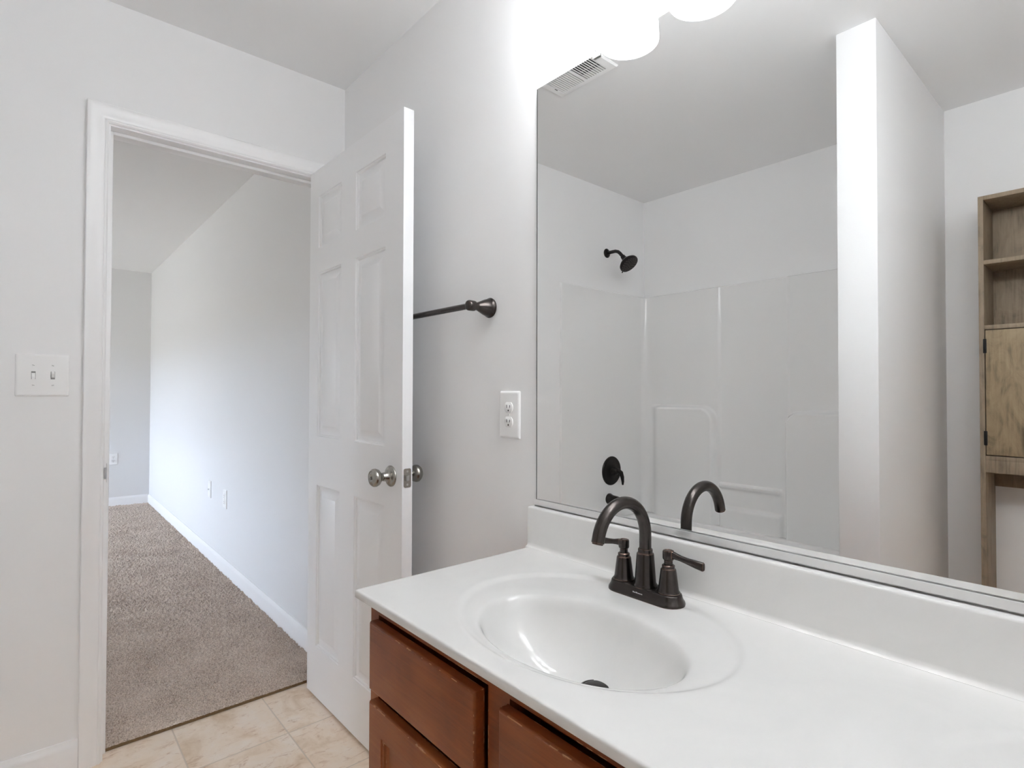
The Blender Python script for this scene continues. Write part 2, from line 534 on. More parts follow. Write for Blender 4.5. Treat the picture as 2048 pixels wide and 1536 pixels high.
# ================================================================== CARPET
def make_carpet():
    rng = np.random.default_rng(3)
    xs = [-0.05]
    while xs[-1] > XBF + 0.012:
        xs.append(xs[-1] - 0.00155 * (CAM.x - xs[-1]))
    xs = np.array(xs); xs[-1] = XBF + 0.012
    ys = np.arange(-1.30, YBR - 0.012 + 0.0017, 0.0034); ys[-1] = YBR - 0.012
    X, Y = np.meshgrid(xs, ys, indexing='ij')
    def field(cell):
        u = (X - X.min()) / cell; v = (Y - Y.min()) / (cell * 0.9)
        N = rng.random((int(u.max()) + 3, int(v.max()) + 3))
        iu, iv = u.astype(int), v.astype(int); fu, fv = u - iu, v - iv
        fu = fu * fu * (3 - 2 * fu); fv = fv * fv * (3 - 2 * fv)
        return (N[iu, iv] * (1 - fu) * (1 - fv) + N[iu + 1, iv] * fu * (1 - fv) + N[iu, iv + 1] * (1 - fu) * fv + N[iu + 1, iv + 1] * fu * fv) - 0.5
    Z = 0.010 + 0.012 * field(0.0095) + 0.008 * rng.normal(0, 0.3, X.shape) + 0.005 * field(0.02) + 0.004 * field(0.09)
    Xj = X + rng.normal(0, 0.0009, X.shape); Yj = Y + rng.normal(0, 0.0009, X.shape)
    Z[0, :] = 0.0005; Xj[0] = X[0] + 0.001 * field(0.02)[0]
    Z[1, :] = 0.009 + 0.002 * rng.random(X.shape[1]); Xj[1] = X[0] - 0.0022 + 0.001 * field(0.02)[0]
    cx_ = (X[:-1, :-1] + X[1:, 1:]) / 2; cy_ = (Y[:-1, :-1] + Y[1:, 1:]) / 2
    keep = ~((cx_ > -0.114) & ((cy_ < JL + 0.001) | (cy_ > JR - 0.001)))
    me = grid(Xj, Yj, Z, keep, 'carpet')
    bm = nb(); bm.from_mesh(me)
    bmesh.ops.delete(bm, geom=[v for v in bm.verts if not v.link_faces], context='VERTS')
    q = [bm.verts.new(p) for p in ((XBF + 0.012, YBL + 0.012, 0.009), (-0.114, YBL + 0.012, 0.009), (-0.114, -1.30, 0.009), (XBF + 0.012, -1.30, 0.009))]
    bm.faces.new(q)
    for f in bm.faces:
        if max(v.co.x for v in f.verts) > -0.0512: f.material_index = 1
    o = obj('carpet', bm, 'carpet', origin=(-2.4, -1.9, 0), smooth=80)
    o.data.materials.append(paint('carpet_edge_shade', lin(112, 90, 64), 0.9, 0))  # dark brown edge row: shade of the gap at the tile, painted in
    tag(o, 'beige cut pile carpet on the bedroom floor beyond the doorway', 'carpet', kind='stuff')
make_carpet()

# ================================================================== DOOR
def panel_face(bm, y, sgn, W_, H_, panels):
    """one moulded face of the door at local y; sgn is the outward direction"""
    xs = sorted({0, W_, *[p[0] for p in panels], *[p[1] for p in panels]})
    zs = sorted({0, H_, *[p[2] for p in panels], *[p[3] for p in panels]})
    cache = {}
    def v(x, z, d=0.0):
        k = (round(x, 5), round(z, 5), round(d, 5))
        if k not in cache: cache[k] = bm.verts.new((x, y - sgn * d, z))
        return cache[k]
    inside = lambda x, z: any(p[0] < x < p[1] and p[2] < z < p[3] for p in panels)
    for x0, x1 in zip(xs, xs[1:]):
        for z0, z1 in zip(zs, zs[1:]):
            if not inside((x0 + x1) / 2, (z0 + z1) / 2):
                bm.faces.new((v(x0, z0), v(x1, z0), v(x1, z1), v(x0, z1)))
    rings = [(0, 0), (0.002, 0.0030), (0.006, 0.0045), (0.009, 0.0095), (0.014, 0.0110), (0.023, 0.0110), (0.041, 0.0030), (0.043, 0.0020)]
    for x0, x1, z0, z1 in panels:
        cuts_x = [x for x in xs if x0 <= x <= x1]; cuts_z = [z for z in zs if z0 <= z <= z1]
        for (i0, d0), (i1, d1) in zip(rings, rings[1:]):
            a = [v(x0 + i0, z0 + i0, d0), v(x1 - i0, z0 + i0, d0), v(x1 - i0, z1 - i0, d0), v(x0 + i0, z1 - i0, d0)]
            c = [v(x0 + i1, z0 + i1, d1), v(x1 - i1, z0 + i1, d1), v(x1 - i1, z1 - i1, d1), v(x0 + i1, z1 - i1, d1)]
            for k in range(4):
                bm.faces.new((a[k], a[(k + 1) % 4], c[(k + 1) % 4], c[k]))
        bm.faces.new(c)
    return [v(0, 0), v(W_, 0), v(W_, H_), v(0, H_)]

DW, DH, DT = 0.714, 2.030, 0.035
PAN = []
for x0, x1 in ((0.081, 0.282), (0.396, 0.604)):
    PAN += [(x0, x1, 1.722, 1.924), (x0, x1, 0.994, 1.626), (x0, x1, 0.190, 0.808)]
bm = nb()
F0 = panel_face(bm, 0.0, -1, DW, DH, PAN)
F1 = panel_face(bm, DT, 1, DW, DH, PAN)
bmesh.ops.remove_doubles(bm, verts=bm.verts[:], dist=1e-6)
def near(p): return min(bm.verts, key=lambda q: (q.co - Vector(p)).length)
# edges of the slab
zs = sorted({round(v.co.z, 5) for v in bm.verts if abs(v.co.x) < 1e-6})
xs = sorted({round(v.co.x, 5) for v in bm.verts if abs(v.co.z) < 1e-6})
for x in (0, DW):
    for z0, z1 in zip(zs, zs[1:]):
        bm.faces.new((near((x, 0, z0)), near((x, DT, z0)), near((x, DT, z1)), near((x, 0, z1))))
for z in (0, DH):
    for x0, x1 in zip(xs, xs[1:]):
        bm.faces.new((near((x0, 0, z)), near((x0, DT, z)), near((x1, DT, z)), near((x1, 0, z))))
door = obj('door_1', bm, 'door', smooth=30)
DOOR_LOC, DOOR_ROT = (0.0095, -0.1445, 0.012), math.radians(0.75)
tag(door, 'white six panel door standing open against the towel bar wall', 'door', kind='structure')

KX, KZ = 0.648, 0.905
def knob(y_face, d):
    """knob set at local y_face pointing along d (-1 or 1)"""
    ro = nb(); lathe(ro, (KX, y_face, KZ), (0, d, 0), [(0, 0), (0.0325, 0), (0.0325, 0.003), (0.030, 0.006), (0.024, 0.0085), (0.0175, 0.0105), (0.0145, 0.014), (0.0135, 0.026), (0.0125, 0.030), (0.0, 0.030)], 40)
    rose = obj('rosette', ro, 'nickel', door, smooth=40)
    kb = nb(); lathe(kb, (KX, y_face, KZ), (0, d, 0), [(0, 0.028), (0.0105, 0.028), (0.0105, 0.034), (0.016, 0.038), (0.0245, 0.045), (0.0275, 0.053), (0.0270, 0.060), (0.0225, 0.066), (0.0205, 0.0665), (0.0195, 0.0655), (0.0115, 0.069), (0.0105, 0.0685), (0.0, 0.0690)], 40)
    k = obj('door_knob', kb, 'nickel', door, smooth=40)
    return k
k1 = knob(0.0, -1)
kb = nb(); lathe(kb, (KX, -0.0690, KZ), (0, -1, 0), [(0, 0), (0.0045, 0), (0.0045, 0.0025), (0.0035, 0.003), (0, 0.003)], 20)
obj('lock_button', kb, 'nickel', k1)
kb = nb(); box(kb, KX - 0.0006, KX + 0.0006, -0.0722, -0.0718, KZ - 0.003, KZ + 0.003)
obj('lock_slot', kb, 'slot', k1, smooth=0)
k2 = knob(DT, 1)
# latch plate in the free edge
lp = nb(); box(lp, DW - 0.002, DW + 0.0012, 0.0050, 0.0300, KZ - 0.0285, KZ + 0.0285, 0.0)
es = [e for e in lp.edges if abs((e.verts[0].co - e.verts[1].co).normalized().x) > 0.9]
bmesh.ops.bevel(lp, geom=es, offset=0.005, segments=4, profile=0.5, affect='EDGES')
plate = obj('latch_plate', lp, 'nickel', door)
lb = nb(); loft(lb, [[(DW, 0.010, KZ - 0.008), (DW, 0.024, KZ - 0.008), (DW, 0.024, KZ + 0.008), (DW, 0.010, KZ + 0.008)],
                     [(DW + 0.010, 0.010, KZ - 0.008), (DW + 0.002, 0.024, KZ - 0.008), (DW + 0.002, 0.024, KZ + 0.008), (DW + 0.010, 0.010, KZ + 0.008)]])
obj('latch_bolt', lb, 'steel', plate, smooth=0)
for dz in (-0.020, 0.020):
    s = nb(); lathe(s, (DW + 0.0010, 0.0175, KZ + dz), (1, 0, 0), [(0, 0), (0.0038, 0), (0.0036, 0.0006), (0.0015, 0.0007), (0.0013, 0.0003), (0, 0.0003)], 16)
    obj('screw', s, 'steel', plate)
for hz in (0.18, 1.02, 1.85):
    h = nb(); lathe(h, (-0.004, DT + 0.006, hz - 0.045), (0, 0, 1), [(0, 0), (0.006, 0), (0.006, 0.09), (0.004, 0.094), (0, 0.094)], 16)
    box(h, -0.004, 0.0, DT - 0.028, DT + 0.006, hz - 0.045, hz + 0.045)
    obj('hinge', h, 'nickel', door)
door.location = DOOR_LOC; door.rotation_euler = (0, 0, DOOR_ROT)
# strike plate on the latch jamb
st = nb()
box(st, -0.034, -0.002, JL, JL + 0.0012, 0.885, 0.945)
prof = [(-0.002, JL + 0.0012), (0.004, JL + 0.0006), (0.0085, JL - 0.002), (0.011, JL - 0.006), (0.010, JL - 0.0065), (0.0075, JL - 0.003), (0.0035, JL - 0.0006), (-0.002, JL)]
loft(st, [[(x, y, 0.897) for x, y in prof], [(x, y, 0.905) for x, y in prof], [(x, y, 0.925) for x, y in prof], [(x, y, 0.933) for x, y in prof]])
t = obj('strike_plate', st, 'steel', origin=(-0.015, JL, 0.91))
tag(t, 'small steel strike plate with curled lip on the latch side door jamb', 'strike plate')

# ================================================================== SWITCH AND OUTLETS
def rounded_plate(bm, cx, cz, w, h, th, mapf, r=0.004, slope=0.006):
    """wall plate; mapf(u, z, d) -> world"""
    def loop(ins, d, rr):
        P = []
        for sx, sz, a0 in ((1, 1, 0), (-1, 1, PI / 2), (-1, -1, PI), (1, -1, 1.5 * PI)):
            for k in range(5):
                a = a0 + k * PI / 8
                P.append(mapf(cx + sx * (w / 2 - ins - rr) + rr * math.cos(a), cz + sz * (h / 2 - ins - rr) + rr * math.sin(a), d))
        return P
    loft(bm, [loop(0, 0, r), loop(0, th * 0.25, r), loop(slope * 0.35, th * 0.72, r), loop(slope * 0.75, th * 0.96, r), loop(slope * 1.2, th, r)])
    return bm

def duplex(name, cx, cz, w, h, mapf, label, group=None, simple=False):
    o = thing(name, mapf(cx, cz, 0), label, 'outlet', group)
    b_ = nb(); rounded_plate(b_, cx, cz, w, h, 0.006, mapf)
    obj('cover_plate', b_, 'plastic', o, smooth=50)
    for dz in (0.0195, -0.0195):
        b_ = nb()
        def oval(r, d):
            P = []
            for k in range(40):
                a = 2 * PI * k / 40
                P.append(mapf(cx + r * 0.0172 * math.cos(a), cz + dz + max(-0.0142 * r, min(0.0142 * r, r * 0.0172 * math.sin(a))), d))
            return P
        loft(b_, [oval(1, 0.0055), oval(1, 0.0074), oval(0.93, 0.0082)])
        rc = obj('receptacle', b_, 'plastic', o, smooth=50)
        b_ = nb()
        for du, hh in ((-0.0062, 0.0042), (0.0062, 0.0036)):
            P = [(du - 0.0010, -hh), (du + 0.0010, -hh), (du + 0.0010, hh), (du - 0.0010, hh)]
            loft(b_, [[mapf(cx + p, cz + dz + 0.003 + q, d) for p, q in P] for d in (0.0078, 0.0084)])
        P = [(0.0022 * math.cos(a), 0.0026 * math.sin(a)) for a in [2 * PI * k / 14 for k in range(14)]]
        loft(b_, [[mapf(cx + p, cz + dz - 0.0078 + q, d) for p, q in P] for d in (0.0078, 0.0084)])
        obj('slots', b_, 'slot', rc, smooth=0)
    b_ = nb()
    P = [(0.0028 * math.cos(a), 0.0028 * math.sin(a)) for a in [2 * PI * k / 16 for k in range(16)]]
    loft(b_, [[mapf(cx + p, cz + q, d) for p, q in P] for d in (0.0055, 0.0068)])
    sc_ = obj('screw', b_, 'plastic', o)
    b_ = nb()
    P = [(-0.0004, -0.0026), (0.0004, -0.0026), (0.0004, 0.0026), (-0.0004, 0.0026)]
    loft(b_, [[mapf(cx + p, cz + q, d) for p, q in P] for d in (0.0066, 0.0070)])
    obj('screw_slot', b_, 'slot', sc_, smooth=0)
    return o
on_right = lambda u, z, d: (u, -d, z)                 # mirror wall
on_bed = lambda u, z, d: (u, YBR - d, z)
on_far = lambda u, z, d: (XBF + d, u, z)
on_left = lambda u, z, d: (d, u, z)
duplex('wall_outlet', 1.0635, 1.1160, 0.082, 0.128, on_right, 'white duplex outlet on the bathroom wall just left of the mirror')
duplex('wall_outlet', -0.333, 0.489, 0.076, 0.116, on_far, 'white duplex outlet low on the far bedroom wall beside the door casing')
duplex('wall_outlet', -1.727, 0.484, 0.084, 0.122, on_bed, 'nearer of two white outlets low on the side bedroom wall')
# the second plate on that wall: a coax plate
o = thing('cable_outlet', (-2.128, YBR, 0.494), 'farther of two white plates low on the side bedroom wall', 'outlet')
b = nb(); rounded_plate(b, -2.128, 0.494, 0.076, 0.118, 0.006, on_bed); obj('cover_plate', b, 'plastic', o, smooth=50)
b = nb(); lathe(b, (-2.128, YBR - 0.0055, 0.494), (0, -1, 0), [(0, 0), (0.0065, 0), (0.0065, 0.003), (0.0045, 0.003), (0.0045, 0.009), (0, 0.009)], 6); obj('cable_jack', b, 'steel', o)
for dz in (-0.042, 0.042):
    b = nb(); lathe(b, (-2.128, YBR - 0.0055, 0.494 + dz), (0, -1, 0), [(0, 0), (0.003, 0), (0.003, 0.001), (0, 0.0013)], 12); obj('screw', b, 'plastic', o)

o = thing('light_switch', (0, -0.952, 1.2245), 'white two gang toggle switch plate on the wall left of the doorway', 'light switch')
b = nb(); rounded_plate(b, -0.952, 1.2245, 0.126, 0.127, 0.006, on_left); obj('cover_plate', b, 'plastic', o, smooth=50)
for yy, d in ((-0.9735, -1), (-0.9285, 1)):
    b = nb()
    for (y0, y1, z0, z1) in ((-0.0058, -0.0050, -0.0125, 0.0125), (0.0050, 0.0058, -0.0125, 0.0125), (-0.0058, 0.0058, -0.0125, -0.0117), (-0.0058, 0.0058, 0.0117, 0.0125)):
        box(b, 0.0056, 0.0064, yy + y0, yy + y1, 1.2245 + z0, 1.2245 + z1)
    obj('toggle_surround', b, 'plastic', o, smooth=0)
    b = nb(); box(b, 0.0050, 0.0063, yy - 0.0050, yy + 0.0050, 1.2245 - 0.0117, 1.2245 + 0.0117); obj('toggle_slot', b, 'recess', o, smooth=0)
    b = nb()
    loft(b, [[(0.005, yy - 0.0042, 1.2245 - 0.0085), (0.005, yy + 0.0042, 1.2245 - 0.0085), (0.005, yy + 0.0042, 1.2245 + 0.0085), (0.005, yy - 0.0042, 1.2245 + 0.0085)],
             [(0.015, yy - 0.0034, 1.2245 + d * 0.0085 - 0.0035), (0.015, yy + 0.0034, 1.2245 + d * 0.0085 - 0.0035), (0.015, yy + 0.0034, 1.2245 + d * 0.0085 + 0.0035), (0.015, yy - 0.0034, 1.2245 + d * 0.0085 + 0.0035)]])
    obj('toggle', b, 'plastic', o, smooth=0)
    for dz in (-0.030, 0.030):
        b = nb(); lathe(b, (0.0058, yy, 1.2245 + dz), (1, 0, 0), [(0, 0), (0.0032, 0), (0.003, 0.0009), (0, 0.0011)], 14)
        s = obj('screw', b, 'plastic', o)
        b = nb(); a = random.uniform(-0.5, 0.5)
        P = [(-0.0028, -0.0004), (0.0028, -0.0004), (0.0028, 0.0004), (-0.0028, 0.0004)]
        P = [(p * math.cos(a) - q * math.sin(a), p * math.sin(a) + q * math.cos(a)) for p, q in P]
        loft(b, [[(x, yy + p, 1.2245 + dz + q) for p, q in P] for x in (0.0062, 0.0071)])
        obj('screw_slot', b, 'slot', s, smooth=0)

# ================================================================== TOWEL BAR
TX, TZ, TY = 0.9755, 1.4150, -0.068
tb = thing('towel_bar', ((TX + 0.366) / 2, 0, TZ), 'dark bronze towel bar on the wall behind the open door', 'towel bar')
for x in (TX, 0.366):
    b = nb()
    lathe(b, (x, 0, TZ), (0, -1, 0), [(0, 0), (0.0275, 0), (0.0285, 0.003), (0.0275, 0.006), (0.0255, 0.008), (0.0245, 0.012), (0.0215, 0.022), (0.0165, 0.034), (0.0125, 0.044), (0.0108, 0.050), (0.0108, 0.054), (0.0135, 0.056), (0.0145, 0.060), (0.0145, 0.076), (0.0130, 0.080), (0.0105, 0.0815), (0, 0.082)], 40)
    obj('bracket', b, 'bronze', tb, smooth=40)
b = nb(); tube(b, [(0.366, TY, TZ), (0.5, TY, TZ), (0.8, TY, TZ), (TX, TY, TZ)], 0.0085, 20)
obj('bar', b, 'bronze', tb)

# ================================================================== VANITY
VX0, VX1, VD = 1.1655, 2.7155, 0.4930
cab = thing('vanity_cabinet', ((VX0 + VX1) / 2, -0.24, 0), 'cherry stained wooden vanity cabinet under the white sink top', 'cabinet')
b = nb()
bays = [(1.204, 1.540), (1.594, 1.930), (1.984, 2.290), (2.344, 2.680)]
FY, CX0, CX1 = -0.463, 1.176, 2.705
box(b, CX0, CX0 + 0.016, FY + 0.018, -0.002, 0.10, 0.7712)
box(b, CX1 - 0.016, CX1, FY + 0.018, -0.002, 0.10, 0.7712)
box(b, CX0 + 0.016, CX1 - 0.016, FY + 0.018, -0.002, 0.10, 0.116)
box(b, CX0 + 0.016, CX1 - 0.016, -0.008, -0.002, 0.116, 0.7712)
box(b, CX0, CX1, FY, FY + 0.018, 0.742, 0.7712)
box(b, CX0, CX1, FY, FY + 0.018, 0.10, 0.118)
for x0, x1 in zip([CX0] + [q[1] + 0.009 for q in bays], [q[0] + 0.004 for q in bays] + [CX1]):
    box(b, x0, x1, FY, FY + 0.018, 0.118, 0.742)
box(b, CX0 + 0.01, CX1 - 0.01, FY + 0.06, -0.002, 0.0, 0.0995)
obj('cabinet_body', b, 'cherry', cab, smooth=0)
def front(bm, x0, x1, z0, z1, y0, th, panel=False):
    """overlay front with a small stepped, rounded edge; panel adds a recessed centre"""
    L = lambda i, d: [(x0 + i, y0 - d, z0 + i), (x1 - i, y0 - d, z0 + i), (x1 - i, y0 - d, z1 - i), (x0 + i, y0 - d, z1 - i)]
    seq = [L(0, 0), L(0, th * 0.74), L(0.0006, th * 0.84), L(0.0020, th * 0.94), L(0.0032, th * 0.985), L(0.0048, th)]
    if panel:
        w = 0.050
        seq += [L(w, th), L(w + 0.002, th - 0.003), L(w + 0.006, th - 0.003), L(w + 0.008, th - 0.007), L(w + 0.013, th - 0.009), L(w + 0.0145, th - 0.010)]
    loft(bm, seq)
    # chips of bare wood along the top and side arrises
    n0 = len(bm.faces)
    rg = random.Random(int(x0 * 1000 + z1 * 100))
    x = x0 + 0.02
    while x < x1 - 0.03:
        ln_ = rg.choice((0.003, 0.006, 0.014, 0.030))
        if rg.random() < 0.62:
            box(bm, x, x + ln_, y0 - th * 0.972, y0 - th * 0.90, z1 - 0.0030, z1 - 0.0020 + 0.0003 * rg.random())
        x += ln_ + rg.uniform(0.008, 0.035)
    for _ in range(5):
        z = rg.uniform(z0 + 0.02, z1 - 0.02); ln_ = rg.choice((0.0015, 0.003, 0.007))
        box(bm, x1 - 0.0029, x1 - 0.0021, y0 - th * 0.972, y0 - th * 0.90, z, z + ln_)
    bm.faces.ensure_lookup_table()
    for f in bm.faces[n0:]: f.material_index = 1
for x0, x1 in bays:
    b = nb(); front(b, x0, x1, 0.604, 0.7335, FY, 0.019); obj('drawer_front', b, 'cherry', cab, smooth=30).data.materials.append(MAT['bare'])
    b = nb(); front(b, x0, x1, 0.130, 0.5820, FY, 0.019, True); obj('cabinet_door', b, 'cherry', cab, smooth=30).data.materials.append(MAT['bare'])

# --- top with two oval bowls
BOWLS = [(1.572, -0.301), (2.309, -0.301)]
BA, BB, BDEP = 0.194, 0.127, 0.118
def make_top():
    e = 0.004
    xs = np.linspace(VX0 + e, VX1 - e, 430); ys = np.linspace(-VD + e, -0.002, 150)
    X, Y = np.meshgrid(xs, ys, indexing='ij')
    Z = np.full(X.shape, ZC)
    for bx, by in BOWLS:
        ro = np.sqrt(((X - (bx - 0.014)) / 0.2625) ** 2 + ((Y + 0.2520) / 0.2035) ** 2)
        s = np.clip((1.0 - ro) / 0.05, 0, 1); s = s * s * (3 - 2 * s)
        Z -= 0.0045 * s
        # the deck falls gently to the bowl
        s2 = np.clip((0.97 - ro) / 0.5, 0, 1)
        ri = np.sqrt(((X - bx) / BA) ** 2 + ((Y - by) / BB) ** 2)
        g = np.clip((1.22 - ri) / 0.22, 0, 1)
        Z -= 0.004 * g * g
        # bowl with its low point a little behind the middle
        rr = np.clip(ri, 0, 1)
        Z -= BDEP * (1 - rr ** 3.0) ** 0.88
    # soften the rim
    for _ in range(4):
        P = np.pad(Z, 1, mode='edge')
        Z2 = (P[:-2, 1:-1] + P[2:, 1:-1] + P[1:-1, :-2] + P[1:-1, 2:] + 4 * Z) / 8
        Z[1:-1, 1:-1] = Z2[1:-1, 1:-1]
    me = grid(X, Y, Z, None, 'countertop')
    bm = nb(); bm.from_mesh(me); bm.verts.ensure_lookup_table()
    n, m = X.shape
    idx = lambda i, j: i * m + j
    per = [idx(i, 0) for i in range(n)] + [idx(n - 1, j) for j in range(1, m)] + [idx(i, m - 1) for i in range(n - 2, -1, -1)] + [idx(0, j) for j in range(m - 2, 0, -1)]
    prev = [bm.verts[k] for k in per]
    base = [v.co.copy() for v in prev]
    for d, dz in ((0.0022, 0.0007), (0.0036, 0.0022), (0.004, 0.0045), (0.004, 0.0145), (0.0030, 0.0160)):
        ring = []
        for co in base:
            x, y = co.x, co.y
            if abs(x - xs[0]) < 1e-5: x -= d
            elif abs(x - xs[-1]) < 1e-5: x += d
            if abs(y - ys[0]) < 1e-5: y -= d
            ring.append(bm.verts.new((x, y, co.z - dz)))
        for k in range(len(per)):
            k2 = (k + 1) % len(per)
            bm.faces.new((prev[k], ring[k], ring[k2], prev[k2]))
        prev = ring
    o = obj('countertop', bm, 'marble', origin=((VX0 + VX1) / 2, -0.24, ZC - 0.016), smooth=50)
    return tag(o, 'white cultured marble vanity top with oval sink bowls and backsplash', 'countertop')
top = make_top()
b = nb()
prof = [(-0.001, ZC - 0.003), (-0.0335, ZC - 0.003), (-0.0325, ZC + 0.0005), (-0.0285, ZC + 0.0020), (-0.0258, ZC + 0.0055), (-0.0250, ZC + 0.0110), (-0.0246, 0.8825), (-0.0238, 0.8855), (-0.0215, 0.8873), (-0.001, 0.8873)]
prism(b, prof, 1.1600, VX1, 'x')
obj('backsplash', b, 'marble', top, smooth=50)
for bx, by in BOWLS:
    dx, dy, dz = bx + 0.004, by + 0.050, ZC - 0.0045 - 0.004 - BDEP + 0.0105
    b = nb(); lathe(b, (dx, dy, dz), (0, 0, 1), [(0, 0), (0.0285, 0), (0.0285, 0.003), (0.0245, 0.005), (0.0232, 0.0042), (0.0222, 0.0042), (0.0215, 0.0055), (0.018, 0.0065), (0.0, 0.0070)], 36)
    obj('drain_stopper', b, 'darkbronze', top)

# --- faucet
def make_faucet(fx, fy, label):
    z0 = ZC - 0.0045
    f = thing('faucet', (fx, fy, z0), label, 'faucet')
    def stadium(hw, r, z):
        P = []
        for k in range(13): a = -PI / 2 + PI * k / 12; P.append((fx + hw + r * math.cos(a), fy + r * math.sin(a), z))
        for k in range(13): a = PI / 2 + PI * k / 12; P.append((fx - hw + r * math.cos(a), fy + r * math.sin(a), z))
        return P
    b_ = nb(); hw = 0.0525
    loft(b_, [stadium(hw, 0.0300, z0), stadium(hw, 0.0300, z0 + 0.003), stadium(hw, 0.0292, z0 + 0.0055), stadium(hw, 0.0270, z0 + 0.0085), stadium(hw, 0.0250, z0 + 0.0125), stadium(hw, 0.0240, z0 + 0.0170), stadium(hw, 0.0232, z0 + 0.0190), stadium(hw, 0.0215, z0 + 0.0200)])
    bp_ = obj('base_plate', b_, 'bronze', f, smooth=40)
    zt = z0 + 0.020
    # maker's mark: a row of tiny raised strokes on the sloping front
    b_ = nb()
    for k in range(6):
        x = fx - 0.0105 + k * 0.0038
        h = 0.0026 if k in (0, 2) else 0.0018
        box(b_, x, x + 0.0028, fy - 0.0262, fy - 0.0242, z0 + 0.0100, z0 + 0.0100 + h)
    obj('maker_mark', b_, 'steel', bp_, smooth=0)
    b_ = nb()
    lathe(b_, (fx, fy, zt - 0.001), (0, 0, 1), [(0, 0), (0.0235, 0), (0.0235, 0.003), (0.0218, 0.0055), (0.0205, 0.008), (0.0165, 0.062), (0.0160, 0.0635), (0.0140, 0.0645), (0.0140, 0.071), (0.0130, 0.0725), (0, 0.0725)], 40)
    obj('spout_base', b_, 'bronze', f, smooth=35)
    zs = zt + 0.0705
    R_ = 0.0708; zc_ = z0 + 0.188 - R_
    pts = [(fx, fy, zs), (fx, fy, (zs + zc_) / 2), (fx, fy, zc_)]
    pts += [(fx, fy - R_ + R_ * math.cos(a), zc_ + R_ * math.sin(a)) for a in [math.radians(q) for q in range(6, 172, 6)]]
    tip = (Vector(pts[-1]) - Vector(pts[-2])).normalized()
    pts += [tuple(Vector(pts[-1]) + tip * 0.003), tuple(Vector(pts[-1]) + tip * 0.006)]
    ye, ze = pts[-1][1], pts[-1][2]
    b_ = nb(); tube(b_, pts, 0.0116, 28)
    sp = obj('spout', b_, 'bronze', f, smooth=40)
    b_ = nb(); lathe(b_, (fx, ye, ze + 0.0005), (Vector(pts[-1]) - Vector(pts[-2])), [(0, 0), (0.0100, 0), (0.0100, 0.003), (0.0088, 0.0036), (0, 0.0036)], 28)
    obj('aerator', b_, 'bronze', sp)
    for s in (-1, 1):
        hx = fx + s * 0.0515
        b_ = nb()
        lathe(b_, (hx, fy, zt - 0.001), (0, 0, 1), [(0, 0), (0.0215, 0), (0.0215, 0.003), (0.0200, 0.0050), (0.0188, 0.0075), (0.0142, 0.044), (0.0136, 0.0455), (0.0118, 0.0465), (0.0118, 0.052), (0.0100, 0.0535), (0, 0.0535)], 36)
        hb = obj('handle_base', b_, 'bronze', f, smooth=35)
        b_ = nb()
        lathe(b_, (hx, fy, zt + 0.050), (0, 0, 1), [(0, 0), (0.0080, 0), (0.0080, 0.010), (0.0102, 0.0125), (0.0106, 0.0145), (0.0106, 0.026), (0.0098, 0.0282), (0.0070, 0.0290), (0.0066, 0.0283), (0, 0.0283)], 32)
        hz = zt + 0.070
        secs = [(0.005, 0.0052, 0.0078, 0.0015), (0.014, 0.0046, 0.0062, 0.0010), (0.026, 0.0042, 0.0050, -0.0010), (0.040, 0.0042, 0.0056, -0.0030), (0.056, 0.0045, 0.0070, -0.0048), (0.0705, 0.0047, 0.0078, -0.0062), (0.0720, 0.0040, 0.0068, -0.0063)]
        loops = []
        for d, wy, wz, dz in secs:
            P = []
            for k in range(16):
                a = 2 * PI * k / 16
                ca, sa = math.cos(a), math.sin(a)
                q = lambda c: math.copysign(abs(c) ** 0.55, c)
                P.append((hx + s * d, fy + wy * q(ca), hz + dz + wz * q(sa)))
            loops.append(P)
        loft(b_, loops)
        obj('lever', b_, 'bronze', hb, smooth=35)
    return f
make_faucet(1.5525, -0.0765, 'oil rubbed bronze two handle faucet on the sink deck below the mirror')

# ================================================================== MIRROR
MX0, MX1, MZ0, MZ1 = 1.1690, 2.7100, 0.9000, 1.9575
mir = thing('wall_mirror', ((MX0 + MX1) / 2, 0, MZ0), 'large frameless wall mirror above the vanity backsplash', 'mirror')
b = nb(); box(b, MX0, MX1, MY + 0.0001, -0.0003, MZ0, MZ1); obj('mirror_glass_edge', b, 'mirroredge', mir, smooth=0)
b = nb(); vs = [b.verts.new(p) for p in ((MX0 + 0.0028, MY, MZ0), (MX1 - 0.0028, MY, MZ0), (MX1 - 0.0028, MY, MZ1 - 0.001), (MX0 + 0.0028, MY, MZ1 - 0.001))]; b.faces.new(vs)
g = obj('mirror_glass', b, 'mirror', mir, smooth=0)
b = nb()
prism(b, [(-0.0003, 0.8912), (-0.0090, 0.8912), (-0.0097, 0.8920), (-0.0097, 0.9050), (-0.0093, 0.9056), (-0.0085, 0.9056), (-0.0082, 0.9045), (-0.0082, 0.8985), (-0.0003, 0.8985)], MX0 - 0.001, MX1 + 0.001, 'x')
obj('bottom_channel', b, 'alu', mir, smooth=20)
for x in (1.3705, 2.509):
    b = nb()
    box(b, x - 0.011, x + 0.011, -0.0085, -0.0045, MZ1 - 0.010, MZ1 + 0.012, 0.0015)
    box(b, x - 0.011, x + 0.011, -0.0050, 0, MZ1 + 0.0005, MZ1 + 0.012, 0.001)
    clip = obj('mirror_clip', b, 'clear', mir)
    b = nb(); lathe(b, (x, -0.0085, MZ1 + 0.0065), (0, -1, 0), [(0, 0), (0.0032, 0), (0.0030, 0.0012), (0, 0.0016)], 14); obj('screw', b, 'steel', clip)

